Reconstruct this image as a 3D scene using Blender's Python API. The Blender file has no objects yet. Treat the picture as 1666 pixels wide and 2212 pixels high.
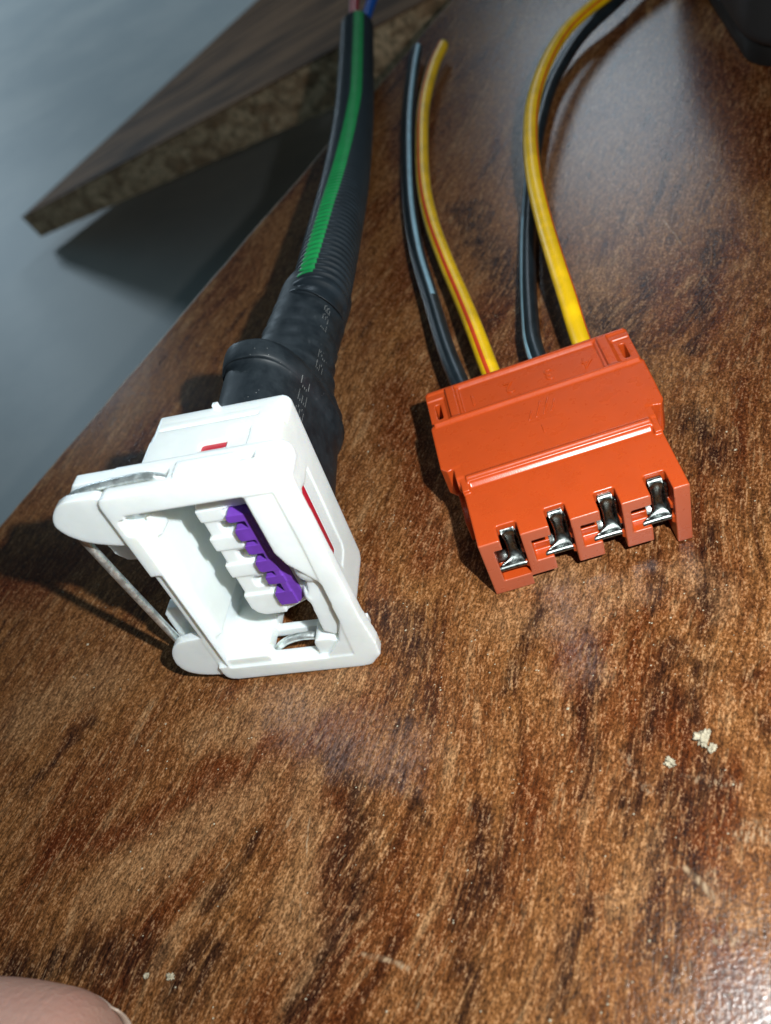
import bpy, bmesh, math, random
from mathutils import Vector, Matrix, noise
from mathutils.bvhtree import BVHTree
import numpy as np

S = bpy.context.scene
COL = S.collection
MM = 0.001
random.seed(7)

# ------------------------------------------------------------------ camera
cam_d = bpy.data.cameras.new("camera")
cam = bpy.data.objects.new("camera", cam_d)
COL.objects.link(cam)
S.camera = cam
CX = Vector((0.88746, -0.33729, -0.31409))
CU = Vector((0.46089, 0.64947, 0.60479))
CF = Vector((0.0, 0.68149, -0.73183))
R = Matrix((CX, CU, -CF)).transposed().to_4x4()
cam.matrix_world = Matrix.Translation((0, 0, 74.3 * MM)) @ R
cam_d.sensor_fit = 'HORIZONTAL'
cam_d.sensor_width = 36.0
cam_d.lens = 36.0 * 1731.4 / 1666.0
cam_d.clip_start = 0.002
cam_d.clip_end = 60.0
cam_d.dof.use_dof = True
cam_d.dof.focus_distance = 0.086
cam_d.dof.aperture_fstop = 42.0

# ------------------------------------------------------------------ world and lamps
W = bpy.data.worlds.new("World")
S.world = W
W.use_nodes = True
W.node_tree.nodes["Background"].inputs[0].default_value = (0.42, 0.71, 0.85, 1)
W.node_tree.nodes["Background"].inputs[1].default_value = 0.085
S.view_settings.view_transform = 'Standard'
S.view_settings.look = 'None'
S.view_settings.exposure = 0.0
S.view_settings.gamma = 1.0


def lamp(name, kind, loc, energy, color, **kw):
    d = bpy.data.lights.new(name, kind)
    d.energy = energy
    d.color = color
    for k, v in kw.items():
        setattr(d, k, v)
    o = bpy.data.objects.new(name, d)
    o.location = Vector(loc) * MM
    COL.objects.link(o)
    return o


def aim(o, target):
    o.rotation_euler = (Vector(target) * MM - o.location).to_track_quat('-Z', 'Y').to_euler()


# the phone's flash, beside the lens
flash = lamp("phone_flash", 'SPOT', (19, 3, 76), 0.64, (0.97, 1.0, 0.98), shadow_soft_size=0.0011, spot_size=math.radians(150), spot_blend=1.0)
aim(flash, (14, 72, 4))
# the room's own lamp, beyond the table: throws the board's shadow on the floor
room = lamp("room_lamp", 'AREA', (-600, 2150, 620), 6.6, (0.68, 0.86, 1.0), shape='RECTANGLE', size=0.30, size_y=0.10)
aim(room, (-60, 500, -150))
# area light added for an unseen bright thing whose sheen lies on the table
sheen_lamp = lamp("sheen_panel", 'AREA', (972, 1843, 1050), 3.6, (0.72, 0.87, 1.0), shape='RECTANGLE', size=0.40, size_y=0.46)
aim(sheen_lamp, (80, 130, 0))


# ------------------------------------------------------------------ node helpers
class NT:
    def __init__(s, name):
        s.m = bpy.data.materials.new(name)
        s.m.use_nodes = True
        s.t = s.m.node_tree
        s.b = s.t.nodes["Principled BSDF"]
        s.geo = None

    def n(s, typ, **kw):
        x = s.t.nodes.new(typ)
        for k, v in kw.items():
            setattr(x, k, v)
        return x

    def put(s, sock, v):
        if isinstance(v, bpy.types.NodeSocket):
            s.t.links.new(v, sock)
        elif isinstance(v, (tuple, list)) and len(v) == 3 and sock.type == 'RGBA':
            sock.default_value = (*v, 1)
        else:
            sock.default_value = v

    def bs(s, **kw):
        for k, v in kw.items():
            s.put(s.b.inputs[k.replace('_', ' ')], v)
        return s

    def pos(s):      # object coordinates in mm
        if s.geo is None:
            c = s.n('ShaderNodeTexCoord')
            v = s.n('ShaderNodeVectorMath', operation='SCALE')
            s.t.links.new(c.outputs['Object'], v.inputs[0])
            v.inputs['Scale'].default_value = 1000.0
            s.geo = v.outputs[0]
        return s.geo

    def vm(s, op, a, b=None, scale=None):
        x = s.n('ShaderNodeVectorMath', operation=op)
        s.put(x.inputs[0], a)
        if b is not None:
            s.put(x.inputs[1], b)
        if scale is not None:
            s.put(x.inputs['Scale'], scale)
        return x.outputs['Value'] if op in ('DOT_PRODUCT', 'LENGTH', 'DISTANCE') else x.outputs[0]

    def ma(s, op, a, b=0.0, c=0.0, clamp=False):
        x = s.n('ShaderNodeMath', operation=op, use_clamp=clamp)
        s.put(x.inputs[0], a)
        s.put(x.inputs[1], b)
        s.put(x.inputs[2], c)
        return x.outputs[0]

    def mapping(s, v, rot=0.0, scale=(1, 1, 1), loc=(0, 0, 0)):
        x = s.n('ShaderNodeMapping')
        s.put(x.inputs['Vector'], v)
        x.inputs['Rotation'].default_value = (0, 0, rot)
        x.inputs['Scale'].default_value = scale
        x.inputs['Location'].default_value = loc
        return x.outputs[0]

    def along(s, v, ang, scale, loc=(0, 0, 0)):
        return s.mapping(s.mapping(v, ang), 0.0, scale, loc)

    def noise(s, v, scale=1.0, detail=2.0, rough=0.5, dist=0.0, color=False):
        x = s.n('ShaderNodeTexNoise')
        s.put(x.inputs['Vector'], v)
        x.inputs['Scale'].default_value = scale
        x.inputs['Detail'].default_value = detail
        x.inputs['Roughness'].default_value = rough
        x.inputs['Distortion'].default_value = dist
        return x.outputs['Color' if color else 'Fac']

    def ss(s, v, a, b, lo=0.0, hi=1.0):
        x = s.n('ShaderNodeMapRange', interpolation_type='SMOOTHSTEP')
        s.put(x.inputs['Value'], v)
        x.inputs['From Min'].default_value = a
        x.inputs['From Max'].default_value = b
        x.inputs['To Min'].default_value = lo
        x.inputs['To Max'].default_value = hi
        return x.outputs['Result']

    def mix(s, f, a, b, blend='MIX'):
        x = s.n('ShaderNodeMix', data_type='RGBA', blend_type=blend)
        s.put(x.inputs[0], f)
        s.put(x.inputs[6], a)
        s.put(x.inputs[7], b)
        return x.outputs[2]

    def bump(s, h, strength=0.3, dist=0.05, normal=None):
        x = s.n('ShaderNodeBump')
        s.put(x.inputs['Height'], h)
        x.inputs['Strength'].default_value = strength
        x.inputs['Distance'].default_value = dist * MM
        if normal is not None:
            s.put(x.inputs['Normal'], normal)
        return x.outputs[0]

    def segs(s, p, lst, grow=1.0, soft=1.0):     # mask of strokes, mm
        out = None
        for x1, y1, x2, y2, hw in lst:
            d = Vector((x2 - x1, y2 - y1, 0))
            L = max(d.length, 1e-3)
            d /= L
            q = s.vm('SUBTRACT', p, (x1, y1, 0))
            t = s.vm('DOT_PRODUCT', q, tuple(d))
            t = s.ma('MINIMUM', s.ma('MAXIMUM', t, 0.0), L)
            f = s.vm('SCALE', tuple(d), None, t)
            r = s.vm('LENGTH', s.vm('SUBTRACT', q, f))
            k = s.ss(r, hw * grow * (1 + soft), hw * grow * max(0.0, 1 - soft), 0, 1)
            out = k if out is None else s.ma('MAXIMUM', out, k)
        return out


def simple(name, color, rough=0.5, metal=0.0, var=0.0, nscale=0.5, bump=0.0, bscale=3.0, sss=0.0, rvar=0.0, **kw):
    t = NT(name)
    t.bs(Base_Color=color, Roughness=rough, Metallic=metal)
    if var > 0:
        f = t.noise(t.pos(), nscale, 4, 0.6)
        c = t.mix(t.ss(f, 0.35, 0.65), tuple(x * (1 - var) for x in color), tuple(min(1, x * (1 + var * 0.6)) for x in color))
        t.bs(Base_Color=c)
    if rvar > 0:
        t.bs(Roughness=t.ss(t.noise(t.pos(), nscale * 2.3, 3), 0.35, 0.65, rough - rvar, rough + rvar))
    if bump > 0:
        t.bs(Normal=t.bump(t.noise(t.pos(), bscale, 3, 0.6), bump, 0.06))
    if sss > 0:
        t.b.inputs['Subsurface Weight'].default_value = min(sss, 0.6)
        t.b.inputs['Subsurface Radius'].default_value = (1.0, 0.8, 0.6)
        t.b.inputs['Subsurface Scale'].default_value = 0.0022 if sss > 0.5 else 0.0008
    for k, v in kw.items():
        t.bs(**{k: v})
    return t.m


# ------------------------------------------------------------------ materials
def table_material():
    t = NT("wood_print_laminate")
    p = t.pos()
    warp = t.vm('SUBTRACT', t.noise(p, 0.016, 2, 0.5, color=True), (0.5, 0.5, 0.5))
    pw = t.vm('ADD', p, t.vm('SCALE', warp, None, 22.0))
    wb_ = t.vm('SUBTRACT', t.noise(p, 0.16, 4, 0.6, color=True), (0.5, 0.5, 0.5))
    ps = t.vm('ADD', p, t.vm('SCALE', wb_, None, 7.0))
    psf = t.vm('ADD', p, t.vm('SCALE', wb_, None, 1.5))
    g = math.radians(-47)
    big = t.noise(t.along(pw, g, (0.030, 0.085, 0.1)), 1.0, 5, 0.6)
    mid = t.noise(t.along(pw, g, (0.050, 0.40, 0.5)), 1.0, 5, 0.62)
    fine = t.noise(t.along(pw, g, (0.26, 2.3, 1)), 1.0, 4, 0.65)
    grit = t.noise(t.along(p, g, (1.4, 2.7, 2)), 1.0, 3, 0.75)
    dash = t.noise(t.along(pw, g, (0.65, 3.3, 2), (13, 5, 2)), 1.0, 2, 0.6)
    col = t.mix(t.ss(big, 0.38, 0.60), (0.120, 0.034, 0.009), (0.235, 0.110, 0.038))
    col = t.mix(t.ss(mid, 0.42, 0.60, 0, 0.6), col, (0.215, 0.098, 0.036))
    col = t.mix(t.ss(mid, 0.56, 0.70, 0, 0.8), col, (0.38, 0.235, 0.120))
    col = t.mix(t.ss(mid, 0.45, 0.31, 0, 0.8), col, (0.055, 0.017, 0.007))
    red = t.segs(ps, [(-24, 46.2, -36.9, 45.7, 1.39), (-37.1, 44.7, -48.5, 47.2, 1.3), (-39.8, 89.8, -53.3, 89.2, 2.67), (88.3, 134.7, 75.2, 96.7, 4.2),  # most stroke ends here and below are image pixels projected onto the tabletop
                      (-22, 96.1, -15.1, 99, 1.4), (-.1, 117.9, -10.4, 98.8, 1.6), (-17.5, 36, -22, 26, 1.2), (3, 60, 9, 90, 2.0)], 1.5, 0.8)
    col = t.mix(t.ma('MULTIPLY', red, 0.75), col, (0.110, 0.026, 0.007))
    lite = t.segs(ps, [(-43.1, 40, -24.9, 42.7, 1.65), (-19.6, 40.5, -24.8, 28.3, 1.5), (6.4, 46.7, 12.9, 43.3, 1.5), (24.2, 41.4, 25.6, 37.3, 1.2), (8.3, 16.8, 10.5, 13.5, .84),
                       (-51.2, 66.2, -40.8, 66, 2.3), (2, 17.8, 8, 21.1, .6), (-30, 52, -12, 49, 1.6), (30, 70, 44, 92, 2.4), (12, 50, 18, 44, 1.6)], 1.6, 0.8)
    col = t.mix(t.ma('MULTIPLY', lite, 0.5), col, (0.33, 0.20, 0.10))
    dark = t.segs(ps, [(-16.1, 41.4, -14.9, 36.5, 1.0), (-15.9, 35, -20, 27.7, 1.1), (-20.2, 27.8, -27, 20.9, 1.0), (-36.9, 27.5, -33.2, 29.5, 1.1), (-55.4, 37.7, -40.4, 31.8, 1.3),  # last stroke on this line paints the finger's cast shadow into the print
                       (18.3, 35.6, 12.9, 29.9, .7), (12.7, 30, 5.2, 22.5, .6), (-5.4, 55.5, -4.1, 48.5, 1.0), (10.6, 35.5, 7.9, 32.6, .5), (36.3, 124.8, 32.4, 98.8, 1.5),
                       (38.8, 83.9, 37.2, 75.3, 1.8), (37.7, 59.8, 36, 52.1, 1.1), (11.6, 24.6, 2, 14, .6), (-10.5, 35.2, -10.7, 32.3, .5), (21, 50, 26, 58, .6), (25, 48, 20, 40, .5),
                       (-9, 42, -11, 36, .5), (-5, 30, -12, 20, .5),
                       (12.3, 39.5, 4.1, 26.7, 0.5), (29.5, 44.9, 17.3, 29.2, 0.6), (17.3, 29.2, 8.5, 17.7, 0.6), (8.5, 17.7, 2.9, 11.5, 0.5), (-13.8, 15.4, -7.2, 24.6, 0.7), (-0.4, 19.5, -5.2, 13.5, 0.5), (8.8, 45.9, 3.0, 38.8, 0.4), (-5.9, 43.9, -13.1, 36.6, 0.5), (-42.7, 60.8, -51.5, 56.6, 0.5), (-26.1, 38.1, -33.2, 33.9, 0.5), (48.0, 85.9, 30.7, 65.6, 0.7), (60.4, 87.9, 44.1, 69.2, 0.6)], 1.75, 0.9)
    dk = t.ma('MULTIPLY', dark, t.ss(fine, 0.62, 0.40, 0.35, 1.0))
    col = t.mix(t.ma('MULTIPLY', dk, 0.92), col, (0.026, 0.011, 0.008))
    col = t.mix(t.ss(fine, 0.54, 0.70, 0, 0.50), col, (0.43, 0.28, 0.15))
    col = t.mix(t.ss(fine, 0.46, 0.32, 0, 0.60), col, (0.050, 0.018, 0.008))
    grain = t.noise(t.along(p, g, (2.9, 4.2, 3), (4, 9, 1)), 1.0, 2, 0.7)
    coarse = t.noise(t.along(p, g, (0.55, 1.35, 1), (7, 3, 1)), 1.0, 3, 0.65)
    k = t.ma('MULTIPLY', t.ss(grain, 0.28, 0.72, 0.38, 1.75), t.ss(grit, 0.30, 0.70, 0.62, 1.42))
    k = t.ma('MULTIPLY', k, t.ss(coarse, 0.30, 0.70, 0.62, 1.38))
    lum = t.n('ShaderNodeCombineColor')
    for c_ in range(3):
        t.put(lum.inputs[c_], k)
    col = t.mix(1.0, col, lum.outputs[0], 'MULTIPLY')
    col = t.mix(t.ss(k, 1.35, 2.4, 0, 0.55), col, (0.50, 0.36, 0.22))
    col = t.mix(t.ss(dash, 0.66, 0.78, 0, 0.45), col, (0.60, 0.46, 0.30))
    grey = t.segs(ps, [(-21, 48.8, -10, 38, 2.0), (12.4, 46.3, 10, 38.2, 1.6), (6.3, 9.7, 8.2, 6.9, 1.2), (-15.6, 41.2, -13.6, 42.3, 1.4)], 1.4, 0.95)
    col = t.mix(t.ma('MULTIPLY', grey, t.ss(grit, 0.35, 0.65, 0.05, 0.45)), col, (0.24, 0.20, 0.21))
    scr = t.segs(psf, [(57.1, 96.6, 52.1, 75, .10), (-19.6, 23.4, -16.3, 20.8, .20), (8.5, 17.9, 9.3, 15.2, .22), (-48.9, 60.3, -43.7, 63.4, .08), (-21.8, 38.5, -23.8, 37, .09), (.6, 26.6, 3, 28.7, .10),
                       (-24.4, 28.5, -19.8, 39.5, .10), (-31, 50, -24, 57, .07), (30, 60, 33.5, 66, .07), (-38, 55, -33, 61, .07)], 1.0, 0.8)
    col = t.mix(t.ma('MULTIPLY', scr, t.ss(dash, 0.42, 0.6, 0.15, 0.8)), col, (0.52, 0.42, 0.29))
    chip = t.segs(ps, [(10.0, 16.6, 11.4, 14.2, .42), (6.5, 13.2, 8.6, 12.2, .4), (13.2, 24, 15, 22, .3), (9.3, 27.5, 10, 25, .35), (14, 18, 17, 15, .5)], 1.5, 0.9)
    col = t.mix(t.ma('MULTIPLY', chip, t.ss(grit, 0.44, 0.64, 0, 0.65)), col, (0.50, 0.43, 0.31))
    col = t.mix(1.0, col, (0.70, 0.60, 0.53), 'MULTIPLY')
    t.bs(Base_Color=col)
    hg = t.noise(p, 2.3, 3, 0.65)
    n1 = t.bump(hg, 0.7, 0.045)
    n2 = t.bump(fine, 0.5, 0.035, n1)
    t.bs(Normal=n2, Roughness=t.ss(grit, 0.3, 0.7, 0.26, 0.16))
    t.b.inputs['Specular IOR Level'].default_value = 0.24
    return t.m


def board_face_material():
    t = NT("grey_brown_wood_print")
    p = t.pos()
    f = t.noise(t.mapping(p, 0, (0.006, 0.075, 0.05)), 1, 5, 0.65, 0.2)
    c = t.mix(t.ss(f, 0.35, 0.65), (0.060, 0.026, 0.012), (0.33, 0.170, 0.085))
    t.bs(Base_Color=c, Roughness=0.7)
    t.b.inputs['Specular IOR Level'].default_value = 0.12
    return t.m


def chip_material():
    t = NT("raw_chipboard")
    p = t.pos()
    v = t.n('ShaderNodeTexVoronoi')
    t.put(v.inputs['Vector'], t.mapping(p, 0, (0.10, 0.20, 0.26)))
    v.inputs['Scale'].default_value = 1.0
    sep = t.n('ShaderNodeSeparateColor')
    t.t.links.new(v.outputs['Color'], sep.inputs[0])
    f = t.noise(p, 0.35, 4, 0.7)
    c = t.mix(sep.outputs[0], (0.40, 0.21, 0.10), (0.95, 0.64, 0.38))
    c = t.mix(t.ss(f, 0.35, 0.58, 0.75, 0.0), c, (0.10, 0.060, 0.025))
    t.bs(Base_Color=c, Roughness=0.85, Normal=t.bump(f, 0.8, 1.5))
    return t.m


def floor_material():
    t = NT("painted_grey_floor")
    p = t.pos()
    f = t.noise(p, 0.006, 6, 0.65)
    c = t.mix(t.ss(f, 0.35, 0.65), (0.50, 0.53, 0.54), (0.62, 0.63, 0.62))
    pw = t.vm('ADD', p, t.vm('SCALE', t.vm('SUBTRACT', t.noise(p, 0.02, 3, 0.6, color=True), (0.5, 0.5, 0.5)), None, 40.0))
    s_ = t.segs(pw, [(-165.5, 1128, -160, 1140, 17), (-122, 1600, -118, 1620, 24), (-148.6, 804.5, -140, 806, 5), (-120, 620, -118, 625, 9), (-230, 1500, -226, 1505, 14)], 1.2, 0.8)
    c = t.mix(t.ma('MULTIPLY', s_, 0.35), c, (0.20, 0.15, 0.10))
    t.bs(Base_Color=c, Roughness=0.55)
    return t.m


M_TABLE = table_material()
M_EDGE = simple("worn_laminate_lip", (0.33, 0.22, 0.13), 0.5, var=0.5, nscale=0.4, bump=0.4, bscale=1.5)
M_BOARD = board_face_material()
M_CHIP = chip_material()
M_FLOOR = floor_material()
M_WHITE = simple("white_nylon", (0.78, 0.835, 0.83), 0.32, var=0.05, nscale=0.22, sss=0.75, bump=0.05, bscale=2.0)
M_ORANGE = simple("orange_nylon", (0.42, 0.054, 0.008), 0.29, var=0.03, nscale=0.35, bump=0.12, bscale=7.0, sss=0.12, rvar=0.02)
def frosted_front(m):        # the sawn-looking frosted end face of the moulding
    nt = m.node_tree
    b = nt.nodes["Principled BSDF"]
    old = b.inputs['Base Color'].links[0].from_socket
    tc = nt.nodes.new('ShaderNodeTexCoord')
    sx = nt.nodes.new('ShaderNodeSeparateXYZ')
    nt.links.new(tc.outputs['Object'], sx.inputs[0])
    mr = nt.nodes.new('ShaderNodeMapRange')
    nt.links.new(sx.outputs['Y'], mr.inputs['Value'])
    mr.inputs['From Min'].default_value = -0.02350
    mr.inputs['From Max'].default_value = -0.02362
    mr.inputs['To Max'].default_value = 0.55
    mx = nt.nodes.new('ShaderNodeMix')
    mx.data_type = 'RGBA'
    nt.links.new(mr.outputs[0], mx.inputs[0])
    nt.links.new(old, mx.inputs[6])
    mx.inputs[7].default_value = (0.42, 0.13, 0.075, 1)
    nt.links.new(mx.outputs[2], b.inputs['Base Color'])


frosted_front(M_ORANGE)
M_EMB = simple("orange_nylon_raised", (0.42, 0.054, 0.008), 0.25, bump=0.1, bscale=6)
M_PURPLE = simple("purple_nylon", (0.135, 0.040, 0.36), 0.32, var=0.1, nscale=0.5, bump=0.06, bscale=3)
M_RED = simple("red_silicone", (0.42, 0.010, 0.028), 0.4, bump=0.05, bscale=3)
M_STEEL = simple("zinc_plated_steel", (0.72, 0.78, 0.78), 0.38, 0.85, var=0.35, nscale=0.9, bump=0.12, bscale=1.6, rvar=0.10)
M_TIN = simple("tinned_contact_metal", (0.17, 0.19, 0.185), 0.30, 1.0, var=0.30, nscale=1.2, bump=0.10, bscale=1.8, rvar=0.08)
M_YELLOW = simple("yellow_pvc", (0.86, 0.52, 0.004), 0.38, var=0.14, nscale=0.25, bump=0.04, bscale=2)
M_STRIPE_RED = simple("red_print_stripe", (0.62, 0.055, 0.012), 0.4, var=0.1)
M_BLACK = simple("black_pvc", (0.010, 0.016, 0.021), 0.34, var=0.3, nscale=0.4, bump=0.05, bscale=2)
M_STRIPE_BLUE = simple("pale_blue_print_stripe", (0.26, 0.46, 0.58), 0.4, var=0.15, nscale=0.3)
M_GREEN = simple("green_plastic_stripe", (0.008, 0.235, 0.060), 0.38, var=0.12, nscale=0.3)
M_CONDUIT = simple("black_conduit_plastic", (0.012, 0.018, 0.024), 0.40, var=0.2, nscale=0.3)
M_PRINT = simple("white_dot_print", (0.17, 0.18, 0.18), 0.6, var=0.2)
M_CASE = simple("black_case_plastic", (0.020, 0.022, 0.024), 0.45, var=0.15, nscale=0.05, bump=0.1, bscale=2)
M_CASEB = simple("black_case_base", (0.004, 0.004, 0.004), 0.6)
M_WIRE_R = simple("red_pvc", (0.42, 0.035, 0.040), 0.4, var=0.05)
M_WIRE_B = simple("blue_pvc", (0.006, 0.085, 0.42), 0.35, var=0.05)
M_CRUMB = simple("pale_crumb", (0.40, 0.35, 0.25), 0.8, var=0.3, nscale=2.0, bump=0.5, bscale=3)


def rubber():
    t = NT("black_rubber")
    p = t.pos()
    f = t.noise(p, 0.5, 4, 0.6)
    c = t.mix(t.ss(f, 0.3, 0.7), (0.007, 0.011, 0.015), (0.014, 0.021, 0.027))
    v = t.n('ShaderNodeTexVoronoi')
    t.put(v.inputs['Vector'], p)
    v.inputs['Scale'].default_value = 1.25
    dust = t.ss(v.outputs['Distance'], 0.075, 0.035, 0, 1)
    gate = t.ss(t.noise(p, 0.33, 2, 0.5), 0.52, 0.64, 0, 0.7)
    c = t.mix(t.ma('MULTIPLY', dust, gate), c, (0.35, 0.36, 0.36))
    c = t.mix(t.ss(t.noise(p, 1.1, 5, 0.75), 0.60, 0.78, 0, 0.30), c, (0.11, 0.12, 0.13))
    t.bs(Base_Color=c, Roughness=t.ss(f, 0.3, 0.7, 0.46, 0.60), Normal=t.bump(t.noise(p, 2.2, 3, 0.6), 0.2, 0.06))
    return t.m


M_RUBBER = rubber()


def skin():
    t = NT("skin")
    p = t.pos()
    cr = t.noise(t.along(p, math.radians(15), (1.6, 0.22, 0.3)), 1.0, 3, 0.6)
    c = t.mix(t.ss(t.noise(p, 0.10, 2, 0.5), 0.2, 0.8), (0.36, 0.185, 0.145), (0.40, 0.27, 0.215))
    w = t.n('ShaderNodeTexVoronoi', feature='DISTANCE_TO_EDGE')
    t.put(w.inputs['Vector'], p)
    w.inputs['Scale'].default_value = 1.4
    t.bs(Base_Color=c, Roughness=0.5, Normal=t.bump(w.outputs['Distance'], 0.4, 0.2, t.bump(cr, 0.5, 0.35)))
    t.b.inputs['Subsurface Weight'].default_value = 0.4
    t.b.inputs['Subsurface Radius'].default_value = (1.0, 0.45, 0.3)
    t.b.inputs['Subsurface Scale'].default_value = 0.0015
    return t.m


M_SKIN = skin()
M_NAIL = simple("fingernail", (0.40, 0.31, 0.25), 0.3, sss=0.2)

# ------------------------------------------------------------------ object helpers
def link(name, me, mat, parent=None, smooth=True):
    o = bpy.data.objects.new(name, me)
    COL.objects.link(o)
    if mat is not None and len(me.materials) == 0:
        me.materials.append(mat)
    if parent is not None:
        o.parent = parent
    if smooth:
        me.shade_smooth()
    return o


def mesh(name, V, F, mat, parent=None, smooth=True):
    me = bpy.data.meshes.new(name)
    me.from_pydata([Vector(v) * MM for v in V], [], F)
    me.validate()
    me.update()
    return link(name, me, mat, parent, smooth)


def tag(o, label=None, cat=None, group=None, kind=None):
    for k, v in (('label', label), ('category', cat), ('group', group), ('kind', kind)):
        if v:
            o[k] = v
    return o


def empty(name, origin, rows=None):          # rows: local x, y, z axes in world
    o = bpy.data.objects.new(name, None)
    o.empty_display_size = 0.005
    m = Matrix.Identity(4)
    if rows:
        m = Matrix([Vector(r) for r in rows]).transposed().to_4x4()
    o.matrix_world = Matrix.Translation(Vector(origin) * MM) @ m
    COL.objects.link(o)
    return o, (Matrix.Translation(Vector(origin)) @ m).inverted()


class Geo:
    def __init__(s):
        s.V = []
        s.F = []

    def add(s, V, F):
        k = len(s.V)
        s.V += [tuple(v) for v in V]
        s.F += [tuple(i + k for i in f) for f in F]
        return s

    def box(s, a, b, c):
        (x0, x1), (z0, z1), (y0, y1) = a, b, c     # a = across, b = up, c = back
        V = [(x, y, z) for x in (x0, x1) for y in (y0, y1) for z in (z0, z1)]
        return s.add(V, [(0, 1, 3, 2), (4, 6, 7, 5), (0, 4, 5, 1), (2, 3, 7, 6), (0, 2, 6, 4), (1, 5, 7, 3)])

    def prism_ab(s, pts, c0, c1):          # outline in (a, b), extruded along c
        n = len(pts)
        area = sum(pts[i][0] * pts[(i + 1) % n][1] - pts[(i + 1) % n][0] * pts[i][1] for i in range(n))
        if area < 0:
            pts = pts[::-1]
        V = [(p[0], c0, p[1]) for p in pts] + [(p[0], c1, p[1]) for p in pts]
        F = [tuple(range(n)), tuple(range(2 * n - 1, n - 1, -1))]
        F += [(i, i + n, (i + 1) % n + n, (i + 1) % n) for i in range(n)]
        return s.add(V, F)

    def prism_bc(s, pts, a0, a1):          # outline in (c, b), extruded along a
        n = len(pts)
        area = sum(pts[i][0] * pts[(i + 1) % n][1] - pts[(i + 1) % n][0] * pts[i][1] for i in range(n))
        if area < 0:
            pts = pts[::-1]
        V = [(a0, p[0], p[1]) for p in pts] + [(a1, p[0], p[1]) for p in pts]
        F = [tuple(range(n - 1, -1, -1)), tuple(range(n, 2 * n))]
        F += [(i, (i + 1) % n, (i + 1) % n + n, i + n) for i in range(n)]
        return s.add(V, F)

    def prism_ac(s, pts, b0, b1):          # outline in (a, c), extruded along b
        n = len(pts)
        area = sum(pts[i][0] * pts[(i + 1) % n][1] - pts[(i + 1) % n][0] * pts[i][1] for i in range(n))
        if area < 0:
            pts = pts[::-1]
        V = [(p[0], p[1], b0) for p in pts] + [(p[0], p[1], b1) for p in pts]
        F = [tuple(range(n - 1, -1, -1)), tuple(range(n, 2 * n))]
        F += [(i, (i + 1) % n, (i + 1) % n + n, i + n) for i in range(n)]
        return s.add(V, F)

    def ball(s, c, r, n=10):
        V = []
        F = []
        for i in range(n + 1):
            th = math.pi * i / n
            for j in range(2 * n):
                ph = math.pi * j / n
                V.append((c[0] + r[0] * math.sin(th) * math.cos(ph), c[1] + r[1] * math.sin(th) * math.sin(ph), c[2] + r[2] * math.cos(th)))
        for i in range(n):
            for j in range(2 * n):
                F.append((i * 2 * n + j, (i + 1) * 2 * n + j, (i + 1) * 2 * n + (j + 1) % (2 * n), i * 2 * n + (j + 1) % (2 * n)))
        return s.add(V, F)

    def raw(s, k=MM):
        me = bpy.data.meshes.new("tmp")
        me.from_pydata([Vector(v) * k for v in s.V], [], s.F)
        bm = bmesh.new()
        bm.from_mesh(me)
        bmesh.ops.recalc_face_normals(bm, faces=bm.faces)
        bm.to_mesh(me)
        bm.free()
        return me


def chaikin(pts, n=2):
    for _ in range(n):
        out = []
        for i in range(len(pts)):
            a, b = pts[i], pts[(i + 1) % len(pts)]
            out += [(a[0] * .75 + b[0] * .25, a[1] * .75 + b[1] * .25), (a[0] * .25 + b[0] * .75, a[1] * .25 + b[1] * .75)]
        pts = out
    return pts


def rrect(x0, x1, y0, y1, r, n=5):
    r = list(r) if isinstance(r, (tuple, list)) else [r] * 4
    out = []
    for (cx, cy, a0, rr) in ((x1 - r[0], y1 - r[0], 0, r[0]), (x0 + r[1], y1 - r[1], 90, r[1]), (x0 + r[2], y0 + r[2], 180, r[2]), (x1 - r[3], y0 + r[3], 270, r[3])):
        for i in range(n + 1):
            a = math.radians(a0 + 90 * i / n)
            out.append((cx + rr * math.cos(a), cy + rr * math.sin(a)))
    return out


def moulded(name, plus, minus, mat, parent, voxel=0.12, smooth=5, scale=1.0):
    """union of the plus solids less the minus solids, fused and softened like a moulding"""
    A = bpy.data.objects.new("tmpA", plus.raw(1.0))
    COL.objects.link(A)
    B = None
    if minus is not None and minus.V:
        B = bpy.data.objects.new("tmpB", minus.raw(1.0))
        COL.objects.link(B)
        bo = A.modifiers.new("b", 'BOOLEAN')
        bo.operation = 'DIFFERENCE'
        bo.object = B
        bo.solver = 'EXACT'
        bo.use_self = True
    r = A.modifiers.new("r", 'REMESH')
    r.mode = 'VOXEL'
    r.voxel_size = voxel
    sm = A.modifiers.new("s", 'SMOOTH')
    sm.factor = 0.5
    sm.iterations = smooth
    dg = bpy.context.evaluated_depsgraph_get()
    me = bpy.data.meshes.new_from_object(A.evaluated_get(dg))
    me.name = name
    me.transform(Matrix.Scale(MM, 4))
    bpy.data.objects.remove(A)
    if B:
        bpy.data.objects.remove(B)
    if scale != 1.0:
        me.transform(Matrix.Scale(scale, 4))
    return link(name, me, mat, parent)


def bevelled(name, G, mat, parent, w=0.2, seg=3, scale=1.0):
    me = G.raw()
    me.name = name
    o = link(name, me, mat, parent)
    b = o.modifiers.new("bevel", 'BEVEL')
    b.width = w * MM
    b.segments = seg
    b.limit_method = 'ANGLE'
    b.harden_normals = False
    dg = bpy.context.evaluated_depsgraph_get()
    m2 = bpy.data.meshes.new_from_object(o.evaluated_get(dg))
    o.modifiers.clear()
    o.data = m2
    m2.name = name
    if scale != 1.0:
        m2.transform(Matrix.Scale(scale, 4))
    m2.shade_smooth()
    return o


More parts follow.
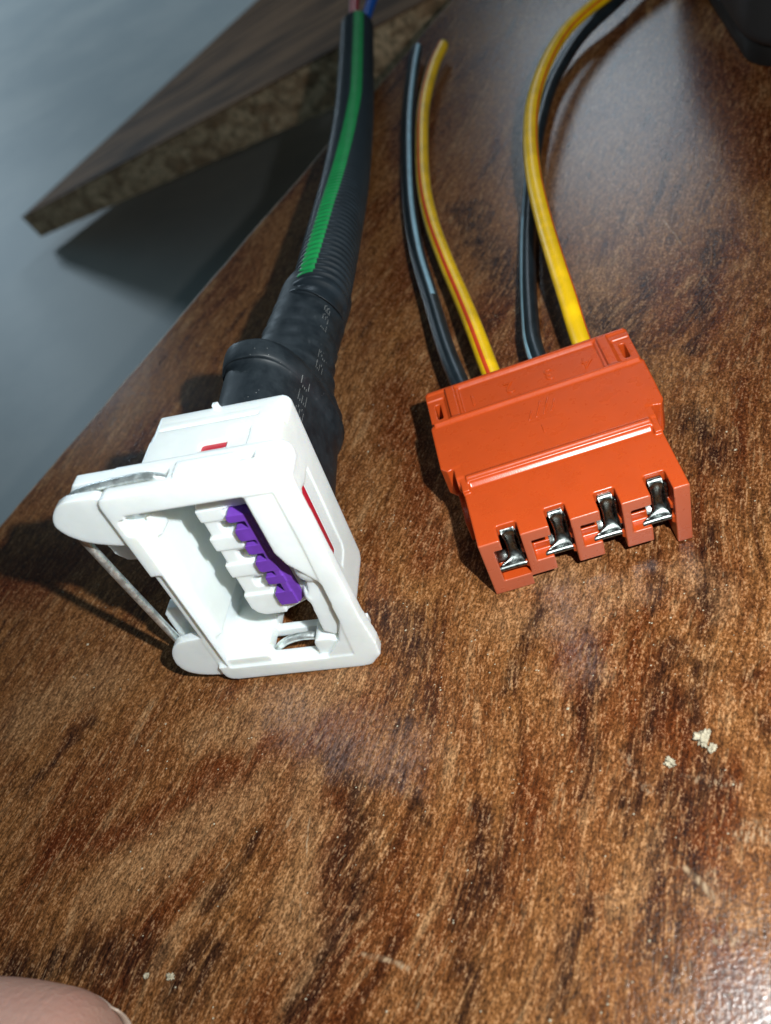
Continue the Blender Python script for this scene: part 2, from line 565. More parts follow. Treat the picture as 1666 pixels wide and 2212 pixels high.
def spline(pts, n):
    P = [Vector(p) for p in pts]
    out = []
    for i in range(len(P) - 1):
        p0 = P[i - 1] if i > 0 else P[0] * 2 - P[1]
        p1, p2 = P[i], P[i + 1]
        p3 = P[i + 2] if i + 2 < len(P) else P[-1] * 2 - P[-2]
        for k in range(n):
            t = k / n
            out.append(0.5 * ((2 * p1) + (p2 - p0) * t + (2 * p0 - 5 * p1 + 4 * p2 - p3) * t * t + (3 * p1 - p0 - 3 * p2 + p3) * t ** 3))
    out.append(P[-1])
    return out


def frames(path, up=Vector((0, 0, 1))):
    out = []
    for i, p in enumerate(path):
        t = (path[min(i + 1, len(path) - 1)] - path[max(i - 1, 0)]).normalized()
        s = t.cross(up).normalized()
        u = s.cross(t).normalized()
        out.append((p, t, s, u))
    return out


def sweep(name, path, radius, mat, parent, inv=None, seg=16, arc=None, offs=0.0, caps=True, rfun=None, up=Vector((0, 0, 1)), aseg=6):
    """tube along a path; arc=(angle, halfwidth) gives a stripe lying on it; angle from the side axis"""
    V, F = [], []
    fr = frames(path, up)
    if arc:
        lo, hi = arc[0] - arc[1], arc[0] + arc[1]
        angs = [math.radians(lo + (hi - lo) * j / aseg) for j in range(aseg + 1)]
        twist = math.radians(arc[2]) if len(arc) > 2 else 0.0
    else:
        angs = [2 * math.pi * j / seg for j in range(seg)]
    m = len(angs)
    for i, (p, t, s, u) in enumerate(fr):
        r = (rfun(i) if rfun else radius)
        for k, a in enumerate(angs):
            if arc:
                a = a + twist * min(1.0, 1.6 * i / len(fr))
            rr = r + offs
            if arc and k in (0, m - 1):
                rr = r - 0.04
            V.append(p + (s * math.cos(a) + u * math.sin(a)) * rr)
    for i in range(len(fr) - 1):
        for j in range(m if not arc else m - 1):
            k = (j + 1) % m
            F.append((i * m + j, i * m + k, (i + 1) * m + k, (i + 1) * m + j))
    if caps and not arc:
        F.append(tuple(range(m - 1, -1, -1)))
        F.append(tuple((len(fr) - 1) * m + j for j in range(m)))
    if inv is not None:
        V = [inv @ Vector(v) for v in V]
    return mesh(name, V, F, mat, parent)


# ------------------------------------------------------------------ floor
fl = mesh("floor", [(-4000, -2000, -200), (6000, -2000, -200), (6000, 9000, -200), (-4000, 9000, -200)], [(0, 1, 2, 3)], M_FLOOR, smooth=False)
tag(fl, kind='structure', label='dull blue grey floor below the table')

# ------------------------------------------------------------------ tabletop: one edge runs diagonally
E0 = Vector((-54.7, 104.9, 0))
ED = Vector((0.7615, 0.6482, 0)).normalized()
EN = Vector((ED.y, -ED.x, 0))                 # towards the inside of the table
def tb(u, v, z):
    return tuple(E0 + ED * u + EN * v + Vector((0, 0, z)))


def table():
    V, F = [], []
    lip = 0.55
    us = list(np.arange(-260, 420, 1.5))
    prof = [(-0.30, -1.2), (-0.42, -0.75), (-0.20, -0.30), (lip * 0.3, -0.06), (lip, 0.0)]
    for u in us:
        jit = 0.22 * noise.noise(Vector((u * 0.35, 3.1, 0))) + 0.35 * noise.noise(Vector((u * 0.06, 9.1, 0)))
        for v, z in prof:
            V.append(tb(u, v + jit, z))
    m = len(prof)
    for i in range(len(us) - 1):
        for j in range(m - 1):
            F.append((i * m + j, (i + 1) * m + j, (i + 1) * m + j + 1, i * m + j + 1))
    rim = mesh("worn_lip", V, F, M_EDGE, None)
    top_v, top_f = [], []
    for i, u in enumerate(us):
        top_v.append(V[i * m + m - 1])
    for u in us:
        top_v.append(tb(u, 460, 0))
    n = len(us)
    top_f = [(i + n, i + n + 1, i + 1, i) for i in range(n - 1)]
    top_f = [tuple(reversed(f)) for f in top_f]
    # body
    k = len(top_v)
    u0, u1 = us[0], us[-1]
    top_v += [tb(u0, -0.3, -1.2), tb(u1, -0.3, -1.2), tb(u1, -0.3, -18), tb(u0, -0.3, -18), tb(u0, 460, -18), tb(u1, 460, -18)]
    top_f += [(k, k + 1, k + 2, k + 3), (k + 3, k + 2, k + 5, k + 4)]
    top = mesh("tabletop", top_v, top_f, M_TABLE, None, smooth=False)
    bm = bmesh.new()
    bm.from_mesh(top.data)
    bm.normal_update()
    for f in bm.faces:
        if f.calc_center_median().z > -1e-5 and f.normal.z < 0:
            f.normal_flip()
    bm.to_mesh(top.data)
    bm.free()
    rim.parent = top
    tag(top, kind='structure', label='tabletop with a worn reddish brown wood print')


table()

# ------------------------------------------------------------------ chipboard offcut leaning below the table edge
P0 = Vector((-157.1, 718.93, -171.3))
P1 = Vector((78.61, 325.38, -34.7))
P2 = Vector((117.12, 886.97, -153.17))
e1 = (P1 - P0).normalized()
e2 = (P2 - P0)
e2 = (e2 - e1 * e2.dot(e1)).normalized()
nn = e1.cross(e2).normalized()
if nn.z > 0:
    nn = -nn
if e1.cross(e2).dot(nn) > 0:
    up_ = -nn
else:
    up_ = -nn
yy = up_.cross(e1).normalized()
bd, binv = empty("chipboard_offcut", P0 + nn * 20.5, (e1, yy, up_))
tag(bd, 'grey brown laminated chipboard offcut with raw crumbly edge below the table edge', 'chipboard')
LB = 560.0
WB = 330.0
sg = 1.0 if yy.dot(e2) > 0 else -1.0


def board():
    # core: rough edge towards the viewer
    nu, nz = 300, 12
    V, F = [], []
    for i in range(nu + 1):
        u = LB * i / nu
        for j in range(nz + 1):
            z = 19.7 * j / nz
            r = 0.9 * noise.noise(Vector((u * 0.22, z * 0.5, 1.0))) + 0.7 * noise.noise(Vector((u * 0.6, z * 1.1, 5.0)))
            zz = z + (0.8 * noise.noise(Vector((u * 0.12, 7.0, 0))) if j == 0 else 0)
            V.append((u, sg * (0.9 + r), zz))
    for i in range(nu):
        for j in range(nz):
            a = i * (nz + 1) + j
            F.append((a, a + nz + 1, a + nz + 2, a + 1))
    k = len(V)
    V += [(0, sg * 1, 0), (LB, sg * 1, 0), (LB, sg * WB, 0), (0, sg * WB, 0), (0, sg * 1, 19.7), (LB, sg * 1, 19.7), (LB, sg * WB, 19.7), (0, sg * WB, 19.7)]
    F += [(k, k + 1, k + 2, k + 3), (k, k + 3, k + 7, k + 4), (k + 1, k + 5, k + 6, k + 2), (k + 3, k + 2, k + 6, k + 7)]
    mesh("chipboard_core", V, F, M_CHIP, bd)
    V, F = [], []
    nu = 200
    for i in range(nu + 1):
        u = LB * i / nu
        r = 0.5 * noise.noise(Vector((u * 0.15, 2.0, 3.0)))
        V += [(u, sg * (0.2 + r), 19.7), (u, sg * (0.2 + r), 20.5), (u, sg * WB, 20.5)]
    for i in range(nu):
        a = i * 3
        F += [(a, a + 3, a + 4, a + 1), (a + 1, a + 4, a + 5, a + 2)]
    F += [(0, 1, 2)]
    mesh("laminate_face", V, F, M_BOARD, bd, smooth=False)


board()

# ------------------------------------------------------------------ white connector on its cable
SC = 0.99  # housing and its parts scaled about the camera; origin below moved with them
wo = (-16.63, 52.89, 0.74)
WA, WBv, WCv = (0.9202, -0.3891, -0.0428), (0.0758, 0.0699, 0.9947), (0.384, 0.9185, -0.0939)
wt, winv = empty("cable_connector", wo, (WA, WCv, WBv))
tag(wt, 'white plastic connector with purple comb and wire clip on a black green-striped corrugated cable', 'connector')


def white_housing():
    g = Geo()
    # collar ring round the mouth
    g.prism_ab(rrect(-9.2, 9.1, 27.3, 29.8, (1.4, .9, .3, .3)), 0.0, 4.3)          # top band
    g.prism_ab(rrect(-9.2, 9.1, -0.35, 1.9, (.3, .3, 1.2, 1.6)), 0.0, 1.9)         # bottom front bar
    g.prism_ab([(-9.2, 28.6), (-8.0, 29.8), (-7.6, 28), (-7.9, 1), (-8.2, -.3), (-8.8, .1), (-9.3, 2.0)], 0.0, 4.3)
    g.prism_ab([(7.9, 29.8), (9.1, 28.5), (9.5, 8), (9.9, 3.5), (9.6, 1.2), (8.0, -.3), (6.9, 0.2), (7.2, 8), (7.4, 20), (7.3, 28)], 0.0, 1.6)
    g.prism_ab([(4.2, -.3), (8.4, -.3), (9.8, 1.4), (9.9, 3.6), (8.8, 9.5), (7.2, 8), (6.0, 4.6), (4.0, 2.0)], 0.1, 1.5)   # lower right gusset
    g.prism_ab(rrect(-8.6, -2.6, 1.2, 3.2, 0.4), 0.3, 12.0)                       # floor of the mouth
    g.box((-8.8, 8.2), (0.9, 2.3), (4.4, 5.3))                                    # cross bar under the mouth
    g.box((-8.35, -7.7), (1.4, 26.9), (0.4, 12))                                   # left wall
    g.prism_ac([(-8.0, 0.4), (-7.0, 1.2), (-6.7, 9.4), (-8.0, 9.9)], 6.8, 24.0)    # raised panel on the left wall
    g.prism_ac([(-8.2, 1.2), (-6.4, 1.8), (-6.2, 3.6), (-8.0, 4.0)], 22.6, 25.2)   # key rib upper left
    g.box((-8.2, -4.4), (25.6, 27.4), (2.2, 3.6))
    # body
    g.prism_ab(rrect(-8.35, 6.4, 1.35, 27.0, (1.0, .5, .5, .3)), 10.2, 15.0)      # back
    g.box((-8.35, 6.4), (25.9, 27.0), (4.0, 11))                                  # top wall
    g.prism_bc([(3.0, 4.4), (6.2, 1.5), (7.0, 1.5), (7.0, 27), (3.0, 27)], 5.4, 6.4)
    g.prism_bc([(6.0, 1.4), (11.0, 1.4), (11.0, 26.9), (6.0, 26.9)], 5.35, 6.4)
    g.box((-8.35, -2.9), (1.35, 2.4), (5.0, 13))
    # broad right hand inner cheek and its knob
    g.prism_ab([(4.3, 27.6), (8.0, 27.6), (8.0, 13.0), (6.6, 15.2), (4.9, 17.6), (4.3, 19.5)], 0.12, 1.5)
    g.prism_ab([(4.3, 26.6), (6.0, 26.6), (6.0, 15.8), (4.9, 17.6), (4.3, 19.5)], 1.0, 10.5)
    g.ball((6.3, 1.5, 15.3), (1.6, 1.2, 1.7))
    g.prism_ab([(5.7, 14.5), (7.8, 14.0), (8.2, 6.0), (5.6, 4.8), (4.5, 5.6), (4.8, 11.0)], 0.9, 1.6)
    g.prism_ab([(5.4, 14.5), (6.4, 14.0), (6.4, 5.4), (5.2, 4.8), (4.5, 5.6), (4.8, 11.0)], 1.4, 6.0)
    g.ball((4.9, 2.2, 11.2), (0.7, 1.4, 1.5))
    g.prism_ab(rrect(2.9, 5.6, 0.8, 4.6, 0.9), 0.6, 4.6)
    
    # right flange's raised flap
    g.prism_bc([(1.1, 27.2), (2.1, 25.8), (2.5, 12.6), (1.6, 10.2), (1.1, 10.2)], 6.2, 8.7)
    # flange behind the top band, and the cover over the clip
    g.prism_ab([(-9.0, 26.6), (7.2, 27.0), (7.2, 29.75), (-12.6, 29.75), (-13.6, 28.6), (-13.9, 26.4), (-13.5, 20.0), (-12.6, 18.9), (-9.0, 18.3)], 2.75, 4.3)
    g.box((-1.6, 7.0), (29.2, 30.15), (1.2, 3.2))
    # upper lug, front plate
    g.prism_ab(chaikin([(-8.0, 29.8), (-12.2, 29.95), (-13.6, 29.5), (-14.7, 28.4), (-15.3, 27.2), (-15.05, 26.1), (-14.4, 25.2), (-13.2, 24.2), (-10.8, 23.3), (-8.0, 22.8)]), 0.45, 1.65)
    g.box((-9.4, -8.2), (21.5, 29.4), (0.5, 4.2))
    # lower lug plates
    g.prism_ab(chaikin([(-8.0, 7.3), (-11.4, 7.2), (-13.0, 6.5), (-14.0, 5.0), (-14.4, 3.0), (-13.9, 1.4), (-12.5, .5), (-10.5, .1), (-8.0, 0.0)]), 0.55, 1.7)
    g.prism_ab([(-8.6, 10.4), (-12.4, 10.4), (-13.2, 9.4), (-13.4, 4.8), (-12.8, 1.6), (-8.6, 0.6)], 2.8, 4.2)
    g.box((-9.6, -8.2), (0.2, 6.8), (0.6, 4.2))
    # terminal block inside the mouth
    g.prism_ab([(-2.3, 24.6), (-1.3, 25.9), (3.2, 25.9), (4.4, 24.4), (4.9, 12.6), (4.0, 9.2), (0.3, 7.5), (-2.0, 7.7), (-2.75, 8.8), (-2.65, 11.2)], 2.7, 11.0)
    g.prism_ab([(3.0, 25.9), (4.6, 25.9), (4.9, 22), (4.5, 12.5), (3.9, 9.9), (3.55, 10.2), (3.9, 12.5), (3.75, 23.6)], 2.0, 4.0)
    for b0, b1, a0 in ((14.2, 16.2, -2.85), (18.4, 20.3, -2.75), (22.6, 24.2, -2.5)):
        g.prism_ab(rrect(a0, 0.8, b0, b1, .15), 2.5, 5.0)
    g.prism_ab([(-2.85, 11.2), (0.9, 11.2), (0.9, 7.6), (-1.6, 7.6), (-2.4, 8.1), (-2.85, 9.0)], 2.45, 5.0)
    # moulding pip on the rear edge
    g.box((-2.0, -1.3), (26.6, 27.5), (14.6, 15.2))
    m = Geo()
    # contact cavities and steps beside the purple comb
    for b0 in (20.7, 16.5, 12.2):
        m.prism_ab(rrect(-0.9, 1.9, b0, b0 + 1.5, .3), 1.5, 6.5)
    m.box((-7.2, -2.95), (4.0, 25.6), (10.0, 13.4))
    m.box((-9.9, -8.05), (2.2, 18.7), (-0.6, 0.5))
    m.prism_ab(rrect(-8.5, -6.9, 24.7, 26.8, .3), -0.5, 2.2)
    # recess for the comb
    m.prism_ab([(0.35, 24.0), (3.3, 24.0), (3.65, 23.2), (4.0, 12.6), (3.8, 9.8), (1.0, 9.0), (0.6, 11.0)], 1.0, 3.1)
    # seal windows
    m.box((-2.1, 0.75), (26.3, 28.0), (8.15, 9.3))
    m.box((5.9, 7.5), (9.7, 20.0), (7.2, 8.75))
    m.prism_bc([(9.1, 19.9), (7.7, 20.4), (7.7, 8.4), (8.4, 7.0), (10.6, 7.2), (11.2, 8.0), (11.3, 20.2)], 6.25, 7.5)
    m.prism_bc([(10.9, 27.6), (10.9, 26.7), (8.0, 26.7), (8.0, 27.6)], 0.8, 3.0)
    # rear lower chamfer
    m.prism_bc([(12.8, 0.0), (16.0, 0.0), (16.0, 3.2)], -10, 8)
    # slot that bares the clip on top
    m.prism_ac([(-13.6, 1.5), (-2.4, 1.5), (-2.4, 2.85), (-13.6, 2.85)], 26.9, 30.6)
    m.prism_ac([(4.2, 1.8), (6.3, 1.8), (6.3, 2.85), (4.2, 2.85)], 28.4, 30.6)
    for c0 in (12.5, 13.5):
        m.box((-7.6, 3.5), (26.7, 28), (c0, c0 + .28))
    m.box((-3.0, 2.9), (-1, 4.0), (1.95, 4.35))
    o = moulded("housing", g, m, M_WHITE, wt, 0.115, 4, SC)
    return o


house = white_housing()

# spring clip: one bent wire
clip = [(5.2, 2.25, 28.6), (4.9, 2.25, 29.25), (4.3, 2.25, 28.9), (2.5, 2.25, 28.2), (-0.6, 2.25, 28.1), (-2.6, 2.2, 28.9), (-4.4, 2.15, 29.75), (-7.5, 2.1, 29.8), (-10.5, 2.1, 29.55), (-12.7, 2.15, 28.9),
        (-14.6, 2.2, 27.0), (-15.05, 2.2, 25.0), (-14.75, 2.2, 20.0), (-13.95, 2.2, 11.5), (-13.3, 2.2, 5.5), (-12.6, 2.2, 3.0), (-11.4, 2.2, 1.6), (-8.5, 2.2, 0.95), (-5.0, 2.3, 0.8), (-3.0, 2.35, 1.2),
        (-1.9, 2.4, 2.1), (-0.7, 2.45, 2.75), (0.8, 2.5, 3.05), (2.2, 2.5, 2.95), (3.6, 2.5, 2.6)]
cl = sweep("spring_clip", [Vector(p) * SC for p in spline(clip, 6)], 0.47 * SC, M_STEEL, house, seg=14, up=Vector((0, 1, 0)))

# seal ring inside, seen through the windows
g = Geo()
g.box((-7.0, 5.9), (26.05, 26.6), (7.6, 9.9))
g.box((5.5, 6.22), (6.0, 25.0), (7.2, 9.9))
bevelled("seal", g, M_RED, house, 0.1, 2, SC)

# purple comb
g = Geo()
g.prism_ab([(2.2, 23.7), (3.0, 23.7), (3.7, 22.8), (3.98, 12.4), (3.9, 10.5), (3.2, 9.7), (2.1, 9.65)], 2.0, 3.4)
for a0, b0, b1 in ((0.6, 22.7, 23.65), (0.75, 20.0, 21.7), (0.8, 18.0, 19.3), (0.9, 15.2, 16.9), (1.0, 13.2, 14.4), (1.05, 9.7, 11.8)):
    g.prism_ab(rrect(a0, 3.0, b0, b1, (.05, .28, .28, .05)), 1.8, 3.4)
g.box((2.25, 2.9), (10.2, 23.2), (1.82, 3.3))
moulded("locking_comb", g, None, M_PURPLE, house, 0.075, 1, SC)


# ------------------------------------------------------------------ rubber boot (loft), conduit and wires
def superell(a, n):
    c, s = math.cos(a), math.sin(a)
    return (math.copysign(abs(c) ** (2 / n), c), math.copysign(abs(s) ** (2 / n), s))


def boot():
    # centre (world mm), half width, half height, squareness
    st = [((-10.73, 66.72, 13.31), 5.01, 10.52, 3.0),  # all centres and half sizes in this list were scaled about the camera
          ((-9.71, 68.86, 13.51), 5.01, 10.52, 3.0),
          ((-7.76, 72.54, 14.02), 4.9, 10.32, 2.9),
          ((-6.23, 75.4, 14.53), 4.85, 10.11, 2.8),
          ((-5.41, 76.83, 14.74), 4.9, 10.11, 2.7),
          ((-5.06, 77.44, 14.84), 5.26, 10.68, 2.6),
          ((-4.6, 78.36, 15.04), 5.44, 10.93, 2.5),
          ((-4.19, 79.08, 15.15), 5.31, 10.73, 2.5),
          ((-3.88, 79.59, 15.25), 5.01, 9.81, 2.4),
          ((-3.37, 80.2, 15.55), 4.75, 7.76, 2.3),
          ((-2.55, 81.53, 15.96), 4.7, 6.33, 2.2),
          ((-1.43, 83.27, 16.37), 4.7, 5.21, 2.1),
          ((0.41, 86.13, 16.68), 4.65, 4.8, 2.0),
          ((2.66, 89.5, 16.88), 4.65, 4.7, 2.0),
          ((4.7, 92.67, 16.98), 4.65, 4.65, 2.0),
          ((5.01, 93.18, 16.98), 4.44, 4.44, 2.0),
          ((5.11, 93.28, 16.98), 3.98, 3.98, 2.0)]
    C = spline([s[0] for s in st], 8)
    A = spline([(s[1], s[2], s[3]) for s in st], 8)
    m = 56
    V, F = [], []
    L = 0.0
    for i, (p, t, s, u) in enumerate(frames(C)):
        if i:
            L += (C[i] - C[i - 1]).length
        w, h, n = A[i]
        rib = 0.0
        if 15.0 < L < 27.0:
            rib = 0.16 * max(0.0, math.sin((L - 15.0) / 2.1 * 2 * math.pi)) ** 1.5
        for j in range(m):
            a = 2 * math.pi * j / m
            x, y = superell(a, n)
            q = p + s * x * (w + rib) + u * y * (h + rib)
            dn = 0.06 * noise.noise(q * 0.25) + 0.02 * noise.noise(q * 0.9)
            q = q + (s * x + u * y) * dn
            V.append(q)
    for i in range(len(C) - 1):
        for j in range(m):
            k = (j + 1) % m
            F.append((i * m + j, i * m + k, (i + 1) * m + k, (i + 1) * m + j))
    F.append(tuple(range(m - 1, -1, -1)))
    F.append(tuple((len(C) - 1) * m + j for j in range(m)))
    o = mesh("rubber_boot", [winv @ v for v in V], F, M_RUBBER, wt)
    return o, V, F, C


bootobj, BV, BF, BC = boot()
bvh = BVHTree.FromPolygons([Vector(v) for v in BV], [f for f in BF])

# dot matrix print on the boot
GL = {'3': ["1110", "0001", "0110", "0001", "1110"], 'B': ["1110", "1001", "1110", "1001", "1110"], 'E': ["1111", "1000", "1110", "1000", "1111"],
      '5': ["1111", "1000", "1110", "0001", "1110"], '7': ["1111", "0001", "0010", "0100", "0100"], 'L': ["1000", "1000", "1000", "1000", "1111"],
      'C': ["0111", "1000", "1000", "1000", "0111"], '>': ["1000", "0100", "0010", "0100", "1000"]}


def dots(text, start, xdir, ydir, pitch, look, name="printed_mark"):
    V, F = [], []
    start, xdir, ydir, look = Vector(start), Vector(xdir).normalized(), Vector(ydir).normalized(), Vector(look).normalized()
    for ci, ch in enumerate(text):
        for r, row in enumerate(GL.get(ch, [])):
            for c, v in enumerate(row):
                if v != '1':
                    continue
                for sub in (0, 1):
                    q = start + xdir * ((ci * 5.4 + c + sub * .5) * pitch) - ydir * (r * pitch)
                    h = bvh.ray_cast(q - look * 30, look)
                    if h[0] is None:
                        continue
                    p, nrm = h[0], h[1]
                    if nrm.dot(look) > 0:
                        nrm = -nrm
                    t1 = nrm.orthogonal().normalized()
                    t2 = nrm.cross(t1)
                    k = len(V)
                    rr = pitch * 0.20
                    for a in range(6):
                        V.append(winv @ (p + nrm * 0.02 + (t1 * math.cos(a * 1.0472) + t2 * math.sin(a * 1.0472)) * rr))
                    F.append(tuple(range(k, k + 6)))
    if V:
        mesh(name, V, F, M_PRINT, bootobj, smooth=False)


cdir = (Vector((0, 75, 16)) - Vector((0, 0, 74.3))).normalized()
tdir = (BC[60] - BC[20]).normalized()
vdir = Vector((0.55, -0.15, -0.8))
axd = (0.50, 0.85, 0.12)
dots("BEC", (-3.8, 70.8, 19.4), axd, (-0.15, 0.10, 0.98), 0.36, cdir)
dots("57", (0.6, 77.6, 18.6), axd, (-0.15, 0.10, 0.98), 0.30, cdir)
dots("L3B", (3.4, 82.0, 20.4), axd, (-0.15, 0.10, 0.98), 0.26, cdir)

CP = [(3.3, 88.6, 18.0), (5.4, 91.8, 18.0), (12.0, 108.0, 15.9), (18.8, 126.7, 12.6), (25.0, 145.5, 9.2), (31.8, 165.5, 6.6), (39.7, 188.3, 5.2), (48.0, 211.2, 5.0)]
cpath = spline(CP, 60)
# resample evenly
acc = [0.0]
for i in range(1, len(cpath)):
    acc.append(acc[-1] + (cpath[i] - cpath[i - 1]).length)
tot = acc[-1]
step = 0.17
ev = []
j = 0
for k in range(int(tot / step)):
    d = k * step
    while acc[j + 1] < d:
        j += 1
    f = (d - acc[j]) / (acc[j + 1] - acc[j])
    ev.append(cpath[j].lerp(cpath[j + 1], f))
PITCH = 1.36


def crad(i):
    ph = (i * step / PITCH) % 1.0
    return 3.60 + 0.38 * min(1.0, max(0.0, (0.5 - abs(ph - 0.5)) * 5.0 - 0.55))


cond = sweep("corrugated_conduit", ev, 3.95, M_CONDUIT, wt, winv, seg=40, rfun=crad)
sweep("green_stripe", ev[18:], 3.95, M_GREEN, cond, winv, arc=(97, 19, -32), offs=0.045, rfun=lambda i: crad(i + 18), aseg=8)
wr = [(44.5, 202, 5.4), (47.3, 210.5, 5.8), (50.5, 219, 6.6), (54.6, 227.2, 8.5), (68, 252, 16), (82, 280, 22)]
sweep("red_wire", spline(wr, 8), 1.25, M_WIRE_R, wt, winv, seg=12)
wb = [(45.5, 203, 4.4), (49.6, 211.0, 4.8), (57.5, 221.5, 7.0), (65.0, 225.0, 9), (80, 236, 12), (98, 252, 16)]
sweep("blue_wire", spline(wb, 8), 1.25, M_WIRE_B, wt, winv, seg=12)

# ------------------------------------------------------------------ orange four-pole plug
oo = (22.693, 70.692, 0.15)
ot, oinv = empty("four_pole_plug", oo, ((0.9723, -0.2338, 0), (0.2338, 0.9723, 0), (0, 0, 1)))
tag(ot, 'orange four pole plug with silvery fork contacts, two yellow and two black wires', 'plug')


def orange_housing():
    g = Geo()
    m = Geo()
    FR = -23.65
    # rear strip
    g.prism_bc([(1.35, 8.9), (1.0, 9.35), (-5.2, 9.45), (-5.2, 2.0), (1.2, 2.0)], -12.45, 12.45)
    for sx in (-1, 1):
        g.prism_ac([(sx * 8.75, 0.5), (sx * 9.9, 0.5), (sx * 9.9, -5), (sx * 8.75, -5)], 9.0, 9.95)
        m.box((min(sx * 10.9, sx * 11.55), max(sx * 10.9, sx * 11.55)), (1.5, 11), (-3.6, -1.1))
        m.prism_ac([(sx * 10.2, -0.3), (sx * 12.8, -0.3), (sx * 12.8, -5.0), (sx * 10.2, -5.0)], 9.15, 10.5)
    m.prism_bc([(-4.7, 9.12), (0.25, 9.12), (0.75, 9.6), (0.75, 11), (-4.7, 11)], -8.4, 8.4)
    # middle flange
    g.prism_ac([(-12.1, -4.75), (12.1, -4.75), (12.5, -5.4), (12.35, -12.0), (11.9, -12.8), (10.2, -12.3), (10.1, -15.1), (-10.1, -15.1), (-10.2, -12.3), (-11.9, -12.8), (-12.6, -12.0), (-12.6, -5.4)], 5.4, 9.75)
    g.box((-11.6, 11.6), (1.2, 6.0), (-12.2, -4.0))
    # side rails low down
    g.box((-11.7, -10.4), (2.2, 5.6), (-17.2, -11.0))
    g.box((10.4, 11.5), (2.2, 5.6), (-17.2, -11.0))
    # neck down to the front plate
    g.prism_bc([(-12.0, 9.75), (-14.1, 9.75), (-14.55, 10.0), (-15.75, 8.95), (-15.75, 1.0), (-12, 1.0)], -10.1, 10.15)
    for sx in (-1, 1):
        g.box((min(sx * 10.0, sx * 10.85), max(sx * 10.0, sx * 10.85)), (0.8, 9.55), (-16.2, -13.2))
    g.prism_bc([(-12.4, 9.7), (-14.0, 9.7), (-14.9, 9.2), (-14.9, 8), (-12.4, 8)], -11.2, -9.9)
    g.prism_bc([(-12.4, 9.7), (-14.0, 9.7), (-14.9, 9.2), (-14.9, 8), (-12.4, 8)], 9.9, 10.9)
    # front plate, five walls, floors
    g.box((-10.8, 10.85), (7.55, 9.12), (FR, -15.7))
    g.prism_bc([(-4.75, 9.5), (-4.8, 10.05), (-5.15, 10.1), (-5.75, 9.7)], -12.1, 12.1)
    g.prism_bc([(1.3, 9.0), (1.15, 9.5), (0.75, 9.55), (0.2, 9.05)], -12.2, 12.2)
    for a0, a1, b0 in ((-10.8, -9.4, 0.0), (-6.35, -5.45, 1.6), (-1.15, -0.3, 1.6), (4.05, 4.9, 1.6), (9.25, 10.85, 0.0)):
        g.box((a0, a1), (b0, 9.05), (FR, -15.7))
    g.box((-10.8, 10.85), (1.0, 9.0), (-18.5, -13))            # solid rear of the channels
    g.box((-10.8, -6.4), (0.0, 2.1), (FR, -16))                # first pole's floor
    g.prism_bc([(-22.2, 2.0), (-22.2, 3.4), (-21.2, 3.6), (-18, 3.6), (-18, 2.0)], -10.0, -6.5)
    for a0 in (-6.3, -1.1, 4.1):
        g.box((a0, a0 + 2.75), (1.6, 3.95), (FR, -17))          # hooks
        g.box((a0, a0 + 2.70), (3.9, 5.0), (-22.2, -17))
    # little ribs on the walls beside each contact
    for a in (-6.35, -1.15, 4.05, 9.25):
        g.box((a - 0.32, a + .1), (3.2, 4.3), (-23.35, -21))
        g.box((a - 0.28, a + .1), (5.2, 6.7), (-23.0, -21))
    # notches in the plate
    for a0, a1, c1 in ((-8.5, -6.36, -21.7), (-3.35, -1.17, -21.3), (1.85, 4.03, -21.2), (7.0, 9.23, -21.0)):
        m.box((a0, a1), (6.0, 10.0), (-25, c1))
    return moulded("housing", g, m, M_ORANGE, ot, 0.105, 4)


oh = orange_housing()


